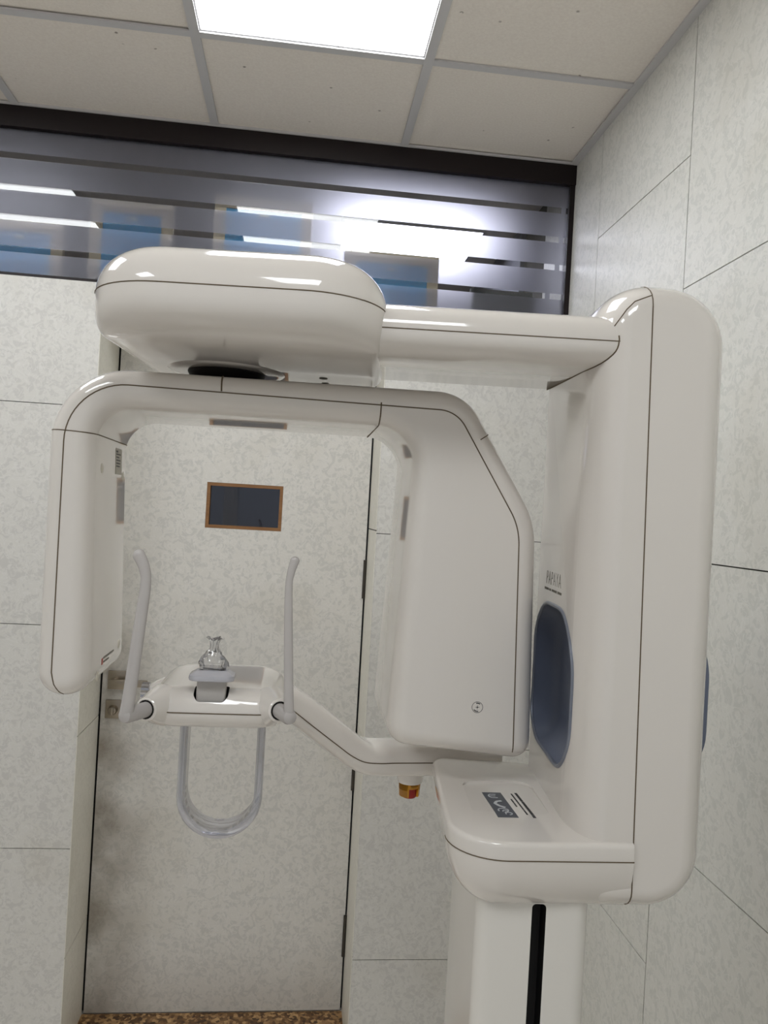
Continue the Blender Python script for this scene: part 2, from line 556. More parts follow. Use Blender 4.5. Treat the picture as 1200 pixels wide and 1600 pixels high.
# back wall: panels on a dark core, door opening left free, ledge under the strip window
bm = bmesh.new()
box(bm, LW, DX0 - .004, WALL_Y + .006, DOOR_Y + .05, 0, WB, 1)
box(bm, DX1 + .004, RW, WALL_Y + .006, DOOR_Y + .05, 0, WB, 1)
box(bm, DX0 - .004, DX1 + .004, WALL_Y + .006, DOOR_Y + .05, DTOP + .004, WB, 1)
zl = [0, .683, 1.373, 2.0556, WB]
for xa, xb in ((LW, -1.862), (-1.86, -1.252), (-1.25, DX0 - .002)):
    panels_xz(bm, xa, xb, zl, WALL_Y)
panels_xz(bm, DX1 + .003, RW, [0, .333, 1.0225, 1.710, DTOP, WB], WALL_Y)
panels_xz(bm, DX0, DX1, [DTOP, WB], WALL_Y)
tag(link('wall_back', bm, [M_wall, M_gap], smooth=False, weld=False), kind='structure')

bm = bmesh.new()      # the lining of the door recess
for za, zb in zip([0, .343, 1.031, 1.719, DTOP], [.343, 1.031, 1.719, DTOP]):
    box(bm, DX0 - .0035, DX0, WALL_Y + .001, DOOR_Y, za + .0018, zb - .0018, 0)
    box(bm, DX1, DX1 + .0025, WALL_Y + .001, DOOR_Y, za + .0018, zb - .0018, 0)
box(bm, DX0, DX1, WALL_Y + .001, DOOR_Y, DTOP, DTOP + .0035, 0)
tag(link('trim_1', bm, [M_reveal, M_gap], smooth=False, weld=False), kind='structure')

# right wall: staggered panels
bm = bmesh.new()
box(bm, RW + .006, RW + .2, BW, YB, 0, 3.1, 1)
cols = [2.5143 + .3, 2.275, 1.715, 1.155, .595, .035, -.525, -1.085, -1.645, BW]
for i, (ya, yb) in enumerate(zip(cols, cols[1:])):
    zz = [0, .158, .778, 1.397, 2.017, 2.637, CEIL + .02] if i % 2 else [0, .466, 1.086, 1.709, 2.328, CEIL + .02]
    for a, b in zip(zz, zz[1:]):
        box(bm, RW, RW + .006, yb + .0015, ya - .0015, a + .0014, b - .0014, 0)
tag(link('wall_right', bm, [M_rwall, M_gap], smooth=False, weld=False), kind='structure')

bm = bmesh.new()
box(bm, LW - .2, LW, BW, YB, 0, 3.1)
tag(link('wall_left', bm, M_wall, smooth=False), kind='structure')
bm = bmesh.new()
box(bm, LW - .2, RW + .2, YB, YB + .2, 0, 3.1)
box(bm, LW, LW + .02, DOOR_Y + .06, YB, 0, CEIL)
box(bm, RW - .02, RW - .0005, DOOR_Y + .3, YB, 0, CEIL)
tag(link('wall_far', bm, M_back, smooth=False, weld=False), kind='structure')

# ceiling: lay-in tiles in a metal grid, openings where the light panels sit
GX = [LW, -2.128, -1.528, -.928, -.328, .272, RW]
GY = [BW, -1.574, -.974, -.374, .226, .826, 1.426, 2.026, WALL_Y]
lamps = {(2, 6), (4, 6), (2, 3), (4, 3)}
GYB = [WALL_Y, 2.626, 3.02, 3.62, 4.22, YB]
bm = bmesh.new()
for i in range(len(GX) - 1):
    for j in range(len(GY) - 1):
        if (i, j) in lamps: continue
        dz = 0.003 if (i + j) % 3 == 0 else 0.0
        box(bm, GX[i], GX[i + 1], GY[j], GY[j + 1], CEIL + .006 + dz, CEIL + .03)
box(bm, LW - .2, RW + .2, BW - .2, YB + .2, CEIL + .06, CEIL + .14)
for i in range(len(GX) - 1):
    for j in range(len(GYB) - 1):
        box(bm, GX[i], GX[i + 1], GYB[j], GYB[j + 1], CEIL + .006 if not (i in (4,) and j == 2) else CEIL + .03, CEIL + .05)
tag(link('ceiling', bm, M_tile, smooth=False, weld=False), kind='structure')
bm = bmesh.new()
for x in GX[1:-1]:
    box(bm, x - .0125, x + .0125, BW, WALL_Y, CEIL, CEIL + .005)
for y in GY[1:-1]:
    box(bm, LW, RW, y - .0125, y + .0125, CEIL + .0003, CEIL + .0052)
box(bm, RW - .022, RW, BW, WALL_Y, CEIL - .0006, CEIL + .0055)
box(bm, LW, LW + .022, BW, WALL_Y, CEIL - .0006, CEIL + .0055)
box(bm, LW, RW, WALL_Y - .02, WALL_Y, CEIL - .0009, CEIL + .0055)
tag(link('trim_2', bm, M_grid, smooth=False, weld=False), kind='structure')


def ceiling_light(x0, x1, y0, y1, label, m, g=0.0):
    r = empty('ceiling_light', ((x0 + x1) / 2, (y0 + y1) / 2, CEIL))
    tag(r, label, 'ceiling light')
    hx, hy = (x1 - x0) / 2 - .0125 - g, (y1 - y0) / 2 - .0125 - g
    b = bmesh.new()
    for s in (-1, 1):
        box(b, -hx, hx, s * hy - .004, s * hy + .004, .0055, .03)
        box(b, s * hx - .004, s * hx + .004, -hy + .004, hy - .004, .0055, .03)
    box(b, -hx, hx, -hy, hy, .031, .04)
    link('housing', b, M_alu, r, smooth=False, weld=False)
    b = bmesh.new()
    box(b, -hx + .0041, hx - .0041, -hy + .0041, hy - .0041, .007, .014)
    link('diffuser', b, m, r, smooth=False)
    return r


ceiling_light(GX[4], GX[5], GY[6], GY[7], 'lit square ceiling light panel at the top edge of the picture', M_lamp)
ceiling_light(GX[2], GX[3], GY[6], GY[7], 'lit square ceiling light left of the picture, mirrored in the strip window', M_lamp)
ceiling_light(GX[4], GX[5], GY[3], GY[4], 'lit square ceiling light above and behind the viewer, on the right', M_lamp)
ceiling_light(GX[2], GX[3], GY[3], GY[4], 'lit square ceiling light above and behind the viewer, on the left', M_lamp)
ceiling_light(.10, .68, 3.02, 3.62, 'lit ceiling light glowing through the frosted glass behind the window', M_lampb).location.z = CEIL - .06

# strip window above the door
win = empty('window_1', ((LW + RW) / 2, WALL_Y, WB)); tag(win, kind='structure')
wx = win.location.x
bm = bmesh.new()
box(bm, LW - wx, RW - wx, -.012, .03, 2.893 - WB, CEIL - WB)
box(bm, RW - .017 - wx, RW - wx, -.006, .03, 0.0, 2.893 - WB)
box(bm, LW - wx, LW + .02 - wx, -.006, .03, 0.0, 2.893 - WB)
box(bm, LW + .02 - wx, RW - .017 - wx, .002, .03, 0, .008)
link('window_frame', bm, M_frame, win, smooth=False, weld=False)
bm = bmesh.new()
box(bm, LW + .02 - wx, RW - .017 - wx, .010, .015, .008, 2.893 - WB)
link('glass_pane', bm, M_glass, win, smooth=False)
bm = bmesh.new()
edges = [WB + .008]
for zc in (2.5255, 2.6225, 2.7145, 2.812):
    edges += [zc - .0095, zc + .0095]
edges.append(2.893)


def film(xa, xb, za, zb):
    bm.faces.new([bm.verts.new(p) for p in ((xa - wx, .0092, za - WB), (xb - wx, .0092, za - WB), (xb - wx, .0092, zb - WB), (xa - wx, .0092, zb - WB))])


for k in range(0, len(edges), 2):
    film(LW + .02, RW - .017, edges[k], edges[k + 1])
for zc, xc in ((2.812, .818), (2.7145, .815), (2.6225, .806), (2.5255, .778)):   # short bits of film left at the strip ends
    film(xc - .008, xc + .008, zc - .0095, zc + .0095)
link('frosted_film', bm, M_frost, win, smooth=False, weld=False)


def framed_panel(x0, x1, top, gap, label, tagx, plain=False):
    r = empty('framed_panel', ((x0 + x1) / 2, WALL_Y + .02 + gap, WB))
    tag(r, label, 'framed panel', 'panels standing behind the strip window')
    hx, h = (x1 - x0) / 2, top - WB
    b = bmesh.new()
    if plain:
        box(b, -hx, hx, 0, .02, 0, h, bev=.002)
        link('board', b, M_darkp, r)
        return
    bw = .036
    box(b, -hx, -hx + bw, 0, .02, 0, h); box(b, hx - bw, hx, 0, .02, 0, h)
    box(b, -hx + bw, hx - bw, 0, .02, h - bw, h)
    link('frame', b, M_beige, r, smooth=False, weld=False)
    b = bmesh.new(); box(b, -hx + bw, hx - bw, .004, .016, 0, h - bw)
    link('blue_sheet', b, M_bluep, r, smooth=False)
    b = bmesh.new(); box(b, tagx - .016, tagx + .016, 0.0, .004, h - bw - .022, h - bw - .012, bev=.001)
    link('label_tab', b, M_tag, r)


framed_panel(-1.03, -.778, 2.622, .012, 'beige-framed blue panel behind the frosted window, cut by the left picture edge', -.005)
framed_panel(-.698, -.445, 2.709, .012, 'blurred blue panel in a beige frame behind the window, second from the left', .0)
framed_panel(-.318, -.0065, 2.757, .003, 'tallest blue panel with a beige frame, behind the glass over the door', .0)
framed_panel(.103, .412, 2.624, .003, 'blue panel with an olive frame behind the glass above the bridge arm', .0)
framed_panel(.53, .742, 2.545, .035, 'dark plain panel behind the right end of the window', 0, True)

# door with a small glazed window
door = empty('door_1', ((DX0 + DX1) / 2 - .0, DOOR_Y, 0)); tag(door, kind='structure')
dx = door.location.x
bm = bmesh.new()
box(bm, DX0 + .006 - dx, DX1 - .006 - dx, 0, .04, .008, DTOP - .004)
leaf = link('door_leaf', bm, [M_door, M_gap], door, smooth=False)
bmc = bmesh.new(); box(bmc, -.320 - dx, -.0568 - dx, -.1, .2, 1.692, 1.851)
boolean_cut(leaf, bmc, M_wood)
# object coordinates of the leaf follow the door, so keep the grain in room coordinates
leaf.data.transform(Matrix.Translation((dx, DOOR_Y, 0))); leaf.location = (-dx, -DOOR_Y, 0)
bm = bmesh.new()
x0, x1, z0, z1 = -.3195 - dx, -.0573 - dx, 1.6925, 1.8505
t = .011
box(bm, x0, x1, .001, .04, z0, z0 + t); box(bm, x0, x1, .001, .04, z1 - t, z1)
box(bm, x0, x0 + t, .001, .04, z0 + t, z1 - t); box(bm, x1 - t, x1, .001, .04, z0 + t, z1 - t)
wf = link('window_frame', bm, M_wood, door, smooth=False, weld=False)
bm = bmesh.new(); box(bm, x0 + t, x1 - t, .018, .022, z0 + t, z1 - t)
link('window_pane', bm, M_dglass, door, smooth=False)
bm = bmesh.new()
box(bm, DX0 - dx + .0002, DX0 + .0055 - dx, .012, .03, 0.008, DTOP - .004)
box(bm, DX1 - .0055 - dx, DX1 - dx - .0002, .012, .03, 0.008, DTOP - .004)
link('door_gap', bm, M_black, door, smooth=False, weld=False)
# lever on a square rose
bm = bmesh.new(); box(bm, -.6155 - dx, -.5515 - dx, -.009, 0, 1.122, 1.186, bev=.002)
hr = link('handle_rose', bm, M_steel, door)
bm = bmesh.new()
lathe(bm, [(.012, -.05), (.012, -.009)], (-.588 - dx, 0, 1.154), 'Y', 20)
box(bm, -.600 - dx, -.474 - dx, -.064, -.048, 1.143, 1.166, bev=.003)
link('lever', bm, M_steel, hr)
bm = bmesh.new(); box(bm, -.619 - dx, -.555 - dx, -.008, 0, 1.022, 1.085, bev=.002)
lk = link('lock_plate', bm, M_steel, door)
bm = bmesh.new()
lathe(bm, [(.016, -.008), (.016, -.018), (.012, -.026), (.0, -.028)], (-.592 - dx, 0, 1.053), 'Y', 24)
box(bm, -.597 - dx, -.587 - dx, -.034, -.024, 1.040, 1.066, bev=.002)
link('thumb_turn', bm, M_steel, lk)
for za, zb in ((1.471, 1.607), (.79, .92), (.20, .345)):
    bm = bmesh.new()
    lathe(bm, [(.006, za), (.006, zb)], (.2455 - dx, -.004, 0), 'Z', 12)
    link('hinge', bm, M_hinge, door)

# ================================================================== the x-ray machine
BYAW = -0.096
ROOT = Vector((0.255, 1.26, 0.0))        # foot of the column, in machine axes
Rz = Matrix.Rotation(BYAW, 4, 'Z')
mach = empty('panoramic_xray_machine', Rz @ ROOT, BYAW)
tag(mach, 'cream floor-standing panoramic dental x-ray machine with overhead bridge, C-shaped rotating arm and chin support', 'x-ray machine')
ToLoc = Matrix.Translation(-ROOT)                       # machine axes -> machine local
RoomToLoc = Matrix.Translation(-ROOT) @ Rz.inverted()    # room axes -> machine local


def part(name, bm, mats, parent=None, room=False, **k):
    xform(bm, RoomToLoc if room else ToLoc)
    return link(name, bm, mats, parent or mach, **k)


PL = [M_plastic, M_seam]

# ---- column foot with the black slot
bm = bmesh.new()
prism_z(bm, [(.1765, 1.10, .022), (.337, 1.10, .022), (.337, 1.42, .02), (.1765, 1.42, .02)], [(0, 0), (0, 1.27)], 6)
foot = part('lower_column', bm, [M_plastic2, M_seam, M_slot])
bmc = bmesh.new()
prism_y(bmc, [(.2535, .25, .006), (.2735, .25, .006), (.2735, 1.2385, .006), (.2535, 1.2385, .006)], 1.05, 1.135, (.0001, .0001), (.0001, .0001), 5)
xform(bmc, ToLoc)
boolean_cut(foot, bmc, M_slot)
bm = bmesh.new(); box(bm, .12, .40, 1.06, 1.46, 0, .03, bev=.01)
part('base_plate', bm, PL)

# ---- column housing
bm = bmesh.new()
prism_y(bm, [(.302, 1.229, .05), (.497, 1.229, .088), (.494, 2.128, .094), (.302, 2.128, .074)], 1.082, 1.42, (.042, .085), (.02, .02), 14)
house = part('column_housing', bm, [M_plastic, M_seam, M_blue])
# grip pocket on the patient side
yz = [(1.142, 1.402, .075), (1.408, 1.402, .075), (1.408, 1.64, .10), (1.142, 1.64, .10)]
P, Nn = outline(yz, 10)
bmc = bmesh.new()
dep = [(-.004, .20), (.0, .30), (.002, .306), (.006, .316), (.014, .328), (.03, .338), (.05, .342)]
loft(bmc, [[(x, p.x - q.x * i, p.y - q.y * i) for p, q in zip(P, Nn)] for i, x in dep])
xform(bmc, ToLoc)
tmp = bmesh.new(); tmp.from_mesh(house.data)
xform(tmp, Matrix.Translation(ROOT))
rim = [(p.x + q.x * .001, p.y + q.y * .001) for p, q in zip(P, Nn)]
tree = BVHTree.FromBMesh(tmp)
rp = []
for a in rim:
    h = tree.ray_cast(Vector((-1, a[0], a[1])), Vector((1, 0, 0)))
    if h[0] is not None: rp.append(h[0])
tmp.free()
boolean_cut(house, bmc, M_blue)


def seams_house(b):
    ray_seam(b, [(.3085, 2.033), (.316, 2.045), (.326, 2.062), (.336, 2.078), (.347, 2.090), (.3695, 2.0995)], 'Y')
    plane_seam(b, (.3705, 1.1, 2.099), (.7757, 0, .0148), lambda p: p.y < 1.40 and p.z > 1.20 and p.x > .35)


add_seams(house, seams_house, ToLoc)
bm = bmesh.new(); tube(bm, rp, .0032, 8, closed=True)
part('grip_rim', bm, M_bluerim, house and mach)
bm = bmesh.new()
P, Nn = outline([(1.13, 1.432, .05), (1.39, 1.432, .05), (1.39, 1.616, .06), (1.13, 1.616, .06)], 8)
loft(bm, [[(x, p.x - q.x * i, p.y - q.y * i) for p, q in zip(P, Nn)] for i, x in ((0, .490), (0, .4985), (.003, .5005), (.01, .5012), (.012, .5012))])
part('grip_plate', bm, M_blue)

# lettering on the column front
bm = bmesh.new()
face = Matrix(((0, 0, -1, 0), (-1, 0, 0, 0), (0, 1, 0, 0), (0, 0, 0, 1)))
tb = text_bm('PAPAYA', .030, .92, .0002, 1.08, -.0006)
xform(tb, Matrix.Diagonal((1, 1.12, 1, 1)))
merge(bm, tb, Matrix.Translation((.3019, 1.288, 1.6815)) @ face)
x = 1.35
for wl in (.030, .012, .034, .026):     # small line of print, too fine to read
    box(bm, .3017, .3020, x - wl, x, 1.6615, 1.6655); x -= wl + .006
part('brand_lettering', bm, M_ink, smooth=False, weld=False)

# ---- tray shelf below
bm = bmesh.new()
cs = [(.129, 1.052, .075), (.3845, 1.0745, 0), (.3845, 1.41, 0), (.129, 1.425, .03)]
sch = [(.008, 1.3382), (.0055, 1.3380), (.003, 1.3370), (.001, 1.3348), (0, 1.331), (0, 1.3143)]
for k in range(1, 11):
    a = k / 10 * PI / 2
    sch.append((.072 * (1 - math.cos(a)), 1.3143 - .086 * math.sin(a)))
prism_z(bm, cs, sch, 12, lambda p, q: (1 if q.x < -.01 else 0.0, (1.414 if p.x > .38 else 1) if q.y < 0 else .25))
tray = part('tray_shelf', bm, PL)


def tz(y): return 1.3382 - .0045 * min(1, max(0, (y - 1.165) / .14))


P, Nn = outline([(.172, 1.165, .012), (.289, 1.172, .012), (.285, 1.322, .03), (.170, 1.300, .022)], 8)
bmc = bmesh.new()
loft(bmc, [[(p.x, p.y, tz(p.y) + .0002) for p in P], [(p.x, p.y, 1.36) for p in P]])
xform(bmc, ToLoc)
boolean_cut(tray, bmc, M_plastic)
add_seams(tray, lambda b: plane_seam(b, (0, 0, 1.3143), (0, 0, 1), lambda p: p.x < .388 and p.y < 1.25), ToLoc)


def on_tray(bm, quad, h, mi=0, dz=.0006):
    vs = [bm.verts.new((a, b, tz(b) + dz + h)) for a, b in quad] + [bm.verts.new((a, b, tz(b) - .0006)) for a, b in quad]
    n = len(quad)
    bm.faces.new(vs[:n]).material_index = mi
    bm.faces.new(list(reversed(vs[n:]))).material_index = mi
    for i in range(n):
        bm.faces.new((vs[i], vs[n + i], vs[n + (i + 1) % n], vs[(i + 1) % n])).material_index = mi


A0, A1 = Vector((.1985, 1.260)), Vector((.2075, 1.150))       # sticker's left edge, far to near
U = (A1 - A0).normalized(); V = Vector((-U.y, U.x))           # V points right
def sq(u, v): 
    p = A0 + U * u + V * v
    return (p.x, p.y)
bm = bmesh.new()
on_tray(bm, [sq(0, 0), sq(.110, 0), sq(.110, .031), sq(0, .031)], .0)
stk = part('dark_sticker', bm, M_sticker, tray, smooth=False, weld=False)
bm = bmesh.new()
def stroke(pts, wd):
    Q = [Vector(p) for p in pts]
    for a, b in zip(Q, Q[1:]):
        d = (b - a).normalized(); n = Vector((-d.y, d.x)) * wd / 2
        on_tray(bm, [sq(*(a - n)), sq(*(b - n)), sq(*(b + n)), sq(*(a + n))], .0004)
stroke([(.018 + .009 * math.cos(t_), .015 + .008 * math.sin(t_)) for t_ in [PI * (-.1 - .8 * k / 8) for k in range(9)]], .0018)
stroke([(.010, .010), (.010, .020)], .0018); stroke([(.018, .008), (.018, .018)], .0014); stroke([(.026, .010), (.026, .020)], .0018)
stroke([(.040, .022), (.043, .014), (.052, .009)], .0045)
stroke([(.052, .009), (.062, .013), (.070, .021)], .0045)
for c0, rad in (((.082, .015), .008), ((.086, .017), .004), ((.096, .020), .005)):
    stroke([(c0[0] + rad * math.cos(t_), c0[1] + rad * math.sin(t_)) for t_ in [2 * PI * k / 10 * .82 for k in range(11)]], .0013)
link_ = part('sticker_symbols', bm, M_inkw, stk, smooth=False, weld=False)
bm = bmesh.new()
for v, th, words in ((.0555, .0042, [(.0, .040), (.042, .098), (.100, .110)]), (.0475, .0024, [(.004, .05), (.052, .078), (.08, .098)]), (.0405, .0024, [(.030, .046), (.048, .064)])):
    for a, b in words:
        on_tray(bm, [sq(a, v - th / 2), sq(b, v - th / 2), sq(b, v + th / 2), sq(a, v + th / 2)], .0)
part('print_lines', bm, M_ink2, tray, smooth=False, weld=False)

# ---- bridge arm from the column to the head
bm = bmesh.new()
prof = []
for k in range(13):
    a = k / 12 * PI / 2
    prof.append((1.150 - .062 * math.sin(a) ** .7, 2.0035 + .0325 * (1 - math.cos(a) ** .7)))
for k in range(1, 13):
    a = k / 12 * PI / 2
    prof.append((1.088 + .05 * (1 - math.cos(a)), 2.036 + .041 * math.sin(a)))
prof += [(1.41, 2.077), (1.425, 2.072), (1.43, 2.06), (1.43, 2.03), (1.425, 2.0195), (1.415, 2.0165)]
loft(bm, [[(x, a, b) for a, b in prof] for x in (-.016, .10, .345)])
plane_seam(bm, (0, 0, 2.0335), (0, 0, 1), lambda p: p.y < 1.2)
bridge = part('bridge_arm', bm, PL)
bm = bmesh.new(); bm.from_mesh(house.data); xform(bm, Matrix.Translation(ROOT))
tree = BVHTree.FromBMesh(bm); bm.free()
rp = []
for a, b in prof[:14]:
    h = tree.ray_cast(Vector((0.1, a, b)), Vector((1, 0, 0)))
    if h[0] is not None: rp.append(h[0] + Vector((-.0004, 0, 0)))
rp = [Vector((.3016, 1.42, 2.0165)), Vector((.3016, 1.3, 2.0106))] + rp
bm = bmesh.new(); tube(bm, rp, .0011, 6)
part('bridge_joint', bm, M_seam, bridge)

# ---- head
bm = bmesh.new()
cs = [(-.408, 1.012, .11), (.003, 1.012, .11), (.003, 1.46, .06), (-.408, 1.46, .06)]
sch = []
for k in range(0, 13):
    a = k / 12 * PI / 2
    sch.append((1 - math.sin(a) ** .65, 2.0015 + .0555 * (1 - math.cos(a) ** .65), 0))
for k in range(1, 13):
    a = k / 12 * PI / 2
    sch.append((1 - math.cos(a), 2.057 + .068 * math.sin(a), 1))
P, Nn = outline(cs, 14)
rings = []
for i, z, top in sch:
    ring = []
    for p, q in zip(P, Nn):
        if top:
            ax, ay = .075, (.085 if q.y < 0 else .05)
        else:
            ax, ay = .020, (.105 if q.y < 0 else .02)
        ring.append((p.x - q.x * ax * i, p.y - q.y * ay * i, z))
    rings.append(ring)
loft(bm, rings)
plane_seam(bm, (0, 0, 2.0572), (0, 0, 1), lambda p: p.y < 1.3)
head = part('head_housing', bm, PL)
HUB = (-.135, 1.364)
hb = Rz.inverted() @ Vector((HUB[0], HUB[1], 0))
bm = bmesh.new()
lathe(bm, [(.100, 2.0025), (.097, 2.0002), (.088, 1.9990), (.070, 1.9986), (.0655, 1.9986), (.064, 1.9990), (.0, 1.9992)][::-1], (hb.x, hb.y, 0), 'Z', 48)
part('hub_dish', bm, PL, head)
for px_, py_ in ((-.100, 1.35), (-.1, 1.405)):
    bm = bmesh.new(); lathe(bm, [(.007, 2.0005), (.007, 2.0018)], (px_, py_, 0), 'Z', 20)
    part('screw_cover', bm, M_ink, head)

# ---- rotating C arm (room axes)
NY, FY = 1.236, 1.495
cs = [(-.386, 1.463, .040), (-.3045, 1.468, .038), (-.3205, 1.9152, .056), (.1835, 1.917, .062), (.1595, 1.405, .036),
      (.402, 1.382, .030), (.390, 1.775, .14), (.262, 1.980, .085), (-.388, 1.9765, .118)]
bm = bmesh.new()
prism_y(bm, cs, NY, FY, (.027, .034), (.026, .030), 14)
P, Nn = outline(cs, 14)
sm = [(-.3385, 1.4655), (-.348, 1.474), (-.3545, 1.487)]
order = list(range(0, -1, -1)) + list(range(len(P) - 1, -1, -1))
for k in order:
    p, q = P[k], Nn[k]
    ins = .0275 if p.x < .2 else .034
    a = p - q * ins
    if k > 11 and p.x > .38 and p.y < 1.42: 
        sm.append((.3665, 1.400)); break
    sm.append((a.x, a.y))
ray_seam(bm, sm, 'Y', r=.0010)
plane_seam(bm, (0, 0, 1.860), (.04, 0, 1), lambda p: p.x < -.25)
plane_seam(bm, (.121, 0, 1.95), (1, 0, 0), lambda p: p.z < 1.9500, r=.0011)
plane_seam(bm, (-.129, 0, 1.95), (1, 0, .06), lambda p: p.z > 1.952 and p.y < 1.37, r=.0014)
plane_seam(bm, (.281, 0, 1.9), (-.55, 0, .83), lambda p: p.x > .2835 and p.y < 1.45 and p.z > 1.8)
carm = part('rotating_c_arm', bm, PL, room=True)
bm = bmesh.new()
lathe(bm, [(.0, 1.970), (.052, 1.970), (.053, 1.984), (.063, 1.9935), (.065, 1.9976), (.0645, 1.9986), (0, 1.9987)], (HUB[0], HUB[1], 0), 'Z', 48)
part('pivot_hub', bm, M_hub, carm, room=True)


def on_inner(bm, y0, y1, z0, z1, mi=0, e=.0006):
    """thin label on the inner face of the detector (room axes)"""
    def fx(z): return -.3045 + (z - 1.468) * (-.0160 / .4472)
    q = [(y0, z0), (y1, z0), (y1, z1), (y0, z1)]
    a = [bm.verts.new((fx(z) + e, y, z)) for y, z in q]; b = [bm.verts.new((fx(z) - .001, y, z)) for y, z in q]
    bm.faces.new(a).material_index = mi; bm.faces.new(b[::-1]).material_index = mi
    for i in range(4):
        bm.faces.new((a[i], b[i], b[(i + 1) % 4], a[(i + 1) % 4])).material_index = mi


bm = bmesh.new(); on_inner(bm, 1.392, 1.437, 1.817, 1.862)
lab = part('rating_label', bm, M_lab, carm, room=True, smooth=False, weld=False)
bm = bmesh.new()
for k, (a, b) in enumerate(((.0, .3), (0, .85), (0, .55), (0, .8), (0, .75), (0, .7))):
    z = 1.858 - k * .0052
    on_inner(bm, 1.396 + .036 * a, 1.396 + .036 * b, z - (.0032 if k == 0 else .0020), z, 0, .0010)
part('label_print', bm, M_ink2, lab, room=True, smooth=False, weld=False)
for y, z in ((1.30, 1.822), (1.452, 1.815), (1.30, 1.488), (1.445, 1.515)):
    bm = bmesh.new()
    xx = -.3045 + (z - 1.468) * (-.0160 / .4472)
    lathe(bm, [(0, xx + .0012), (.0075, xx + .0008), (.0085, xx - .001), (0, xx - .001)], (0, y, z), 'X', 20)
    part('screw_cap', bm, M_cap, carm, room=True)
bm = bmesh.new()
on_inner(bm, 1.335, 1.405, 1.5095, 1.5125); on_inner(bm, 1.335, 1.370, 1.503, 1.506)
part('warning_print', bm, M_ink, carm, room=True, smooth=False, weld=False)
bm = bmesh.new(); on_inner(bm, 1.322, 1.330, 1.5015, 1.5115)
part('warning_mark', bm, M_redink, carm, room=True, smooth=False, weld=False)

# round focus mark with cross and print, on the tube housing
bm = bmesh.new()
cx, cz = .3036, 1.472
ringp = [(cx + .0088 * math.cos(2 * PI * k / 40), NY - .0001, cz + .0088 * math.sin(2 * PI * k / 40)) for k in range(40)]
tube(bm, ringp, .0004, 5, closed=True)
box(bm, cx - .0033, cx + .0033, NY - .0004, NY + .001, cz - .0003, cz + .0003)
box(bm, cx - .0003, cx + .0003, NY - .0004, NY + .001, cz - .0033, cz + .0033)
box(bm, cx - .001, cx + .001, NY - .0004, NY + .001, cz - .001, cz + .001)
for k in range(12):
    a = math.radians(35 + k * 10 if k < 6 else 215 + (k - 6) * 12) + (.35 if k < 6 else .1)
    rr_ = .0066
    b = bmesh.new(); box(b, -.0005, .0005, -.0004, .001, -.0009, .0009)
    merge(bm, b, Matrix.Translation((cx + rr_ * math.cos(a), NY, cz + rr_ * math.sin(a))) @ Matrix.Rotation(PI / 2 - a, 4, 'Y'))
part('focus_mark', bm, M_ink2, carm, room=True, smooth=False, weld=False)

# ---- chin support table (room axes)
bm = bmesh.new()
cs = [(-.210, 1.172, .046), (-.003, 1.172, .046), (-.003, 1.418, .06), (-.210, 1.418, .06)]
prism_z(bm, cs, [(.045, 1.4975), (.036, 1.4972), (.026, 1.4960), (.017, 1.4925), (.009, 1.4870), (.003, 1.4780), (0, 1.4665), (.002, 1.458), (.007, 1.4495), (.014, 1.4435), (.022, 1.4405), (.030, 1.4395)], 12)
# corner sockets that carry the temple rods
SOCK = [(Vector((-.186, 1.205, 1.469)), Vector((-.2035, 1.162, 1.4725))), (Vector((-.026, 1.205, 1.471)), Vector((-.0105, 1.160, 1.4765)))]
table = part('chin_table', bm, PL, room=True)
# slot for the bite post
bmc = bmesh.new()
prism_z(bmc, [(-.1395, 1.1775, .010), (-.0885, 1.1775, .010), (-.0885, 1.215, .006), (-.1395, 1.215, .006)], [(0, 1.462), (0, 1.52)], 6)
xform(bmc, RoomToLoc)
boolean_cut(table, bmc, M_slot)
add_seams(table, lambda b: plane_seam(b, (0, 0, 1.4664), (0, 0, 1), lambda p: True), RoomToLoc)
for a, b in SOCK:
    bm = bmesh.new()
    d = (b - a)
    tube(bm, [a, a + d * .45, a + d * .8, a + d * .97, a + d * 1.0], [.031, .025, .0185, .0172, .0155], 24, 0)
    tube(bm, [a + d * .9, a + d * 1.006], .0138, 20, 1)
    part('rod_socket', bm, [M_plastic, M_hub], table, room=True)

# temple rods: peg, upright blade, bent tip
for (a, b), blade in ((SOCK[0], [(-.2225, 1.122, 1.474), (-.2195, 1.121, 1.50), (-.2105, 1.12, 1.60), (-.2055, 1.12, 1.658), (-.2085, 1.12, 1.680), (-.2165, 1.12, 1.697), (-.2215, 1.12, 1.7045)]),
                      (SOCK[1], [(.0035, 1.122, 1.478), (.0015, 1.121, 1.50), (-.0045, 1.12, 1.60), (-.0075, 1.12, 1.662), (-.0055, 1.12, 1.684), (-.0015, 1.12, 1.699), (.0008, 1.12, 1.7065)])):
    left = b.x < -.1
    bm = bmesh.new()
    d = (Vector(blade[0]) - b).normalized()
    tube(bm, [b - d * .01, Vector(blade[0]) - d * .002, Vector(blade[0]) + d * .004, Vector(blade[0]) + d * .007], [.0112, .0112, .0095, .005], 20)
    pts = smooth_path(blade, 40)
    m = len(pts)
    rs = []
    for i in range(m):
        u = i / (m - 1)
        w0 = (.0100 if left else .0078); w1 = (.0072 if left else .0050); w2 = (.0096 if left else .0072)
        rv = w0 + (w1 - w0) * min(1, u / .55) if u < .55 else w1 + (w2 - w1) * ((u - .55) / .45)
        de = (pts[i] - pts[-1]).length
        if u > .8 and de < rv: rv *= math.sqrt(max(.004, 1 - ((rv - de) / rv) ** 2))
        rs.append(rv)
    tube(bm, pts, rs, 16, flat=.75, up=(0, 1, 0))
    part('temple_rod', bm, M_temple, table, room=True)

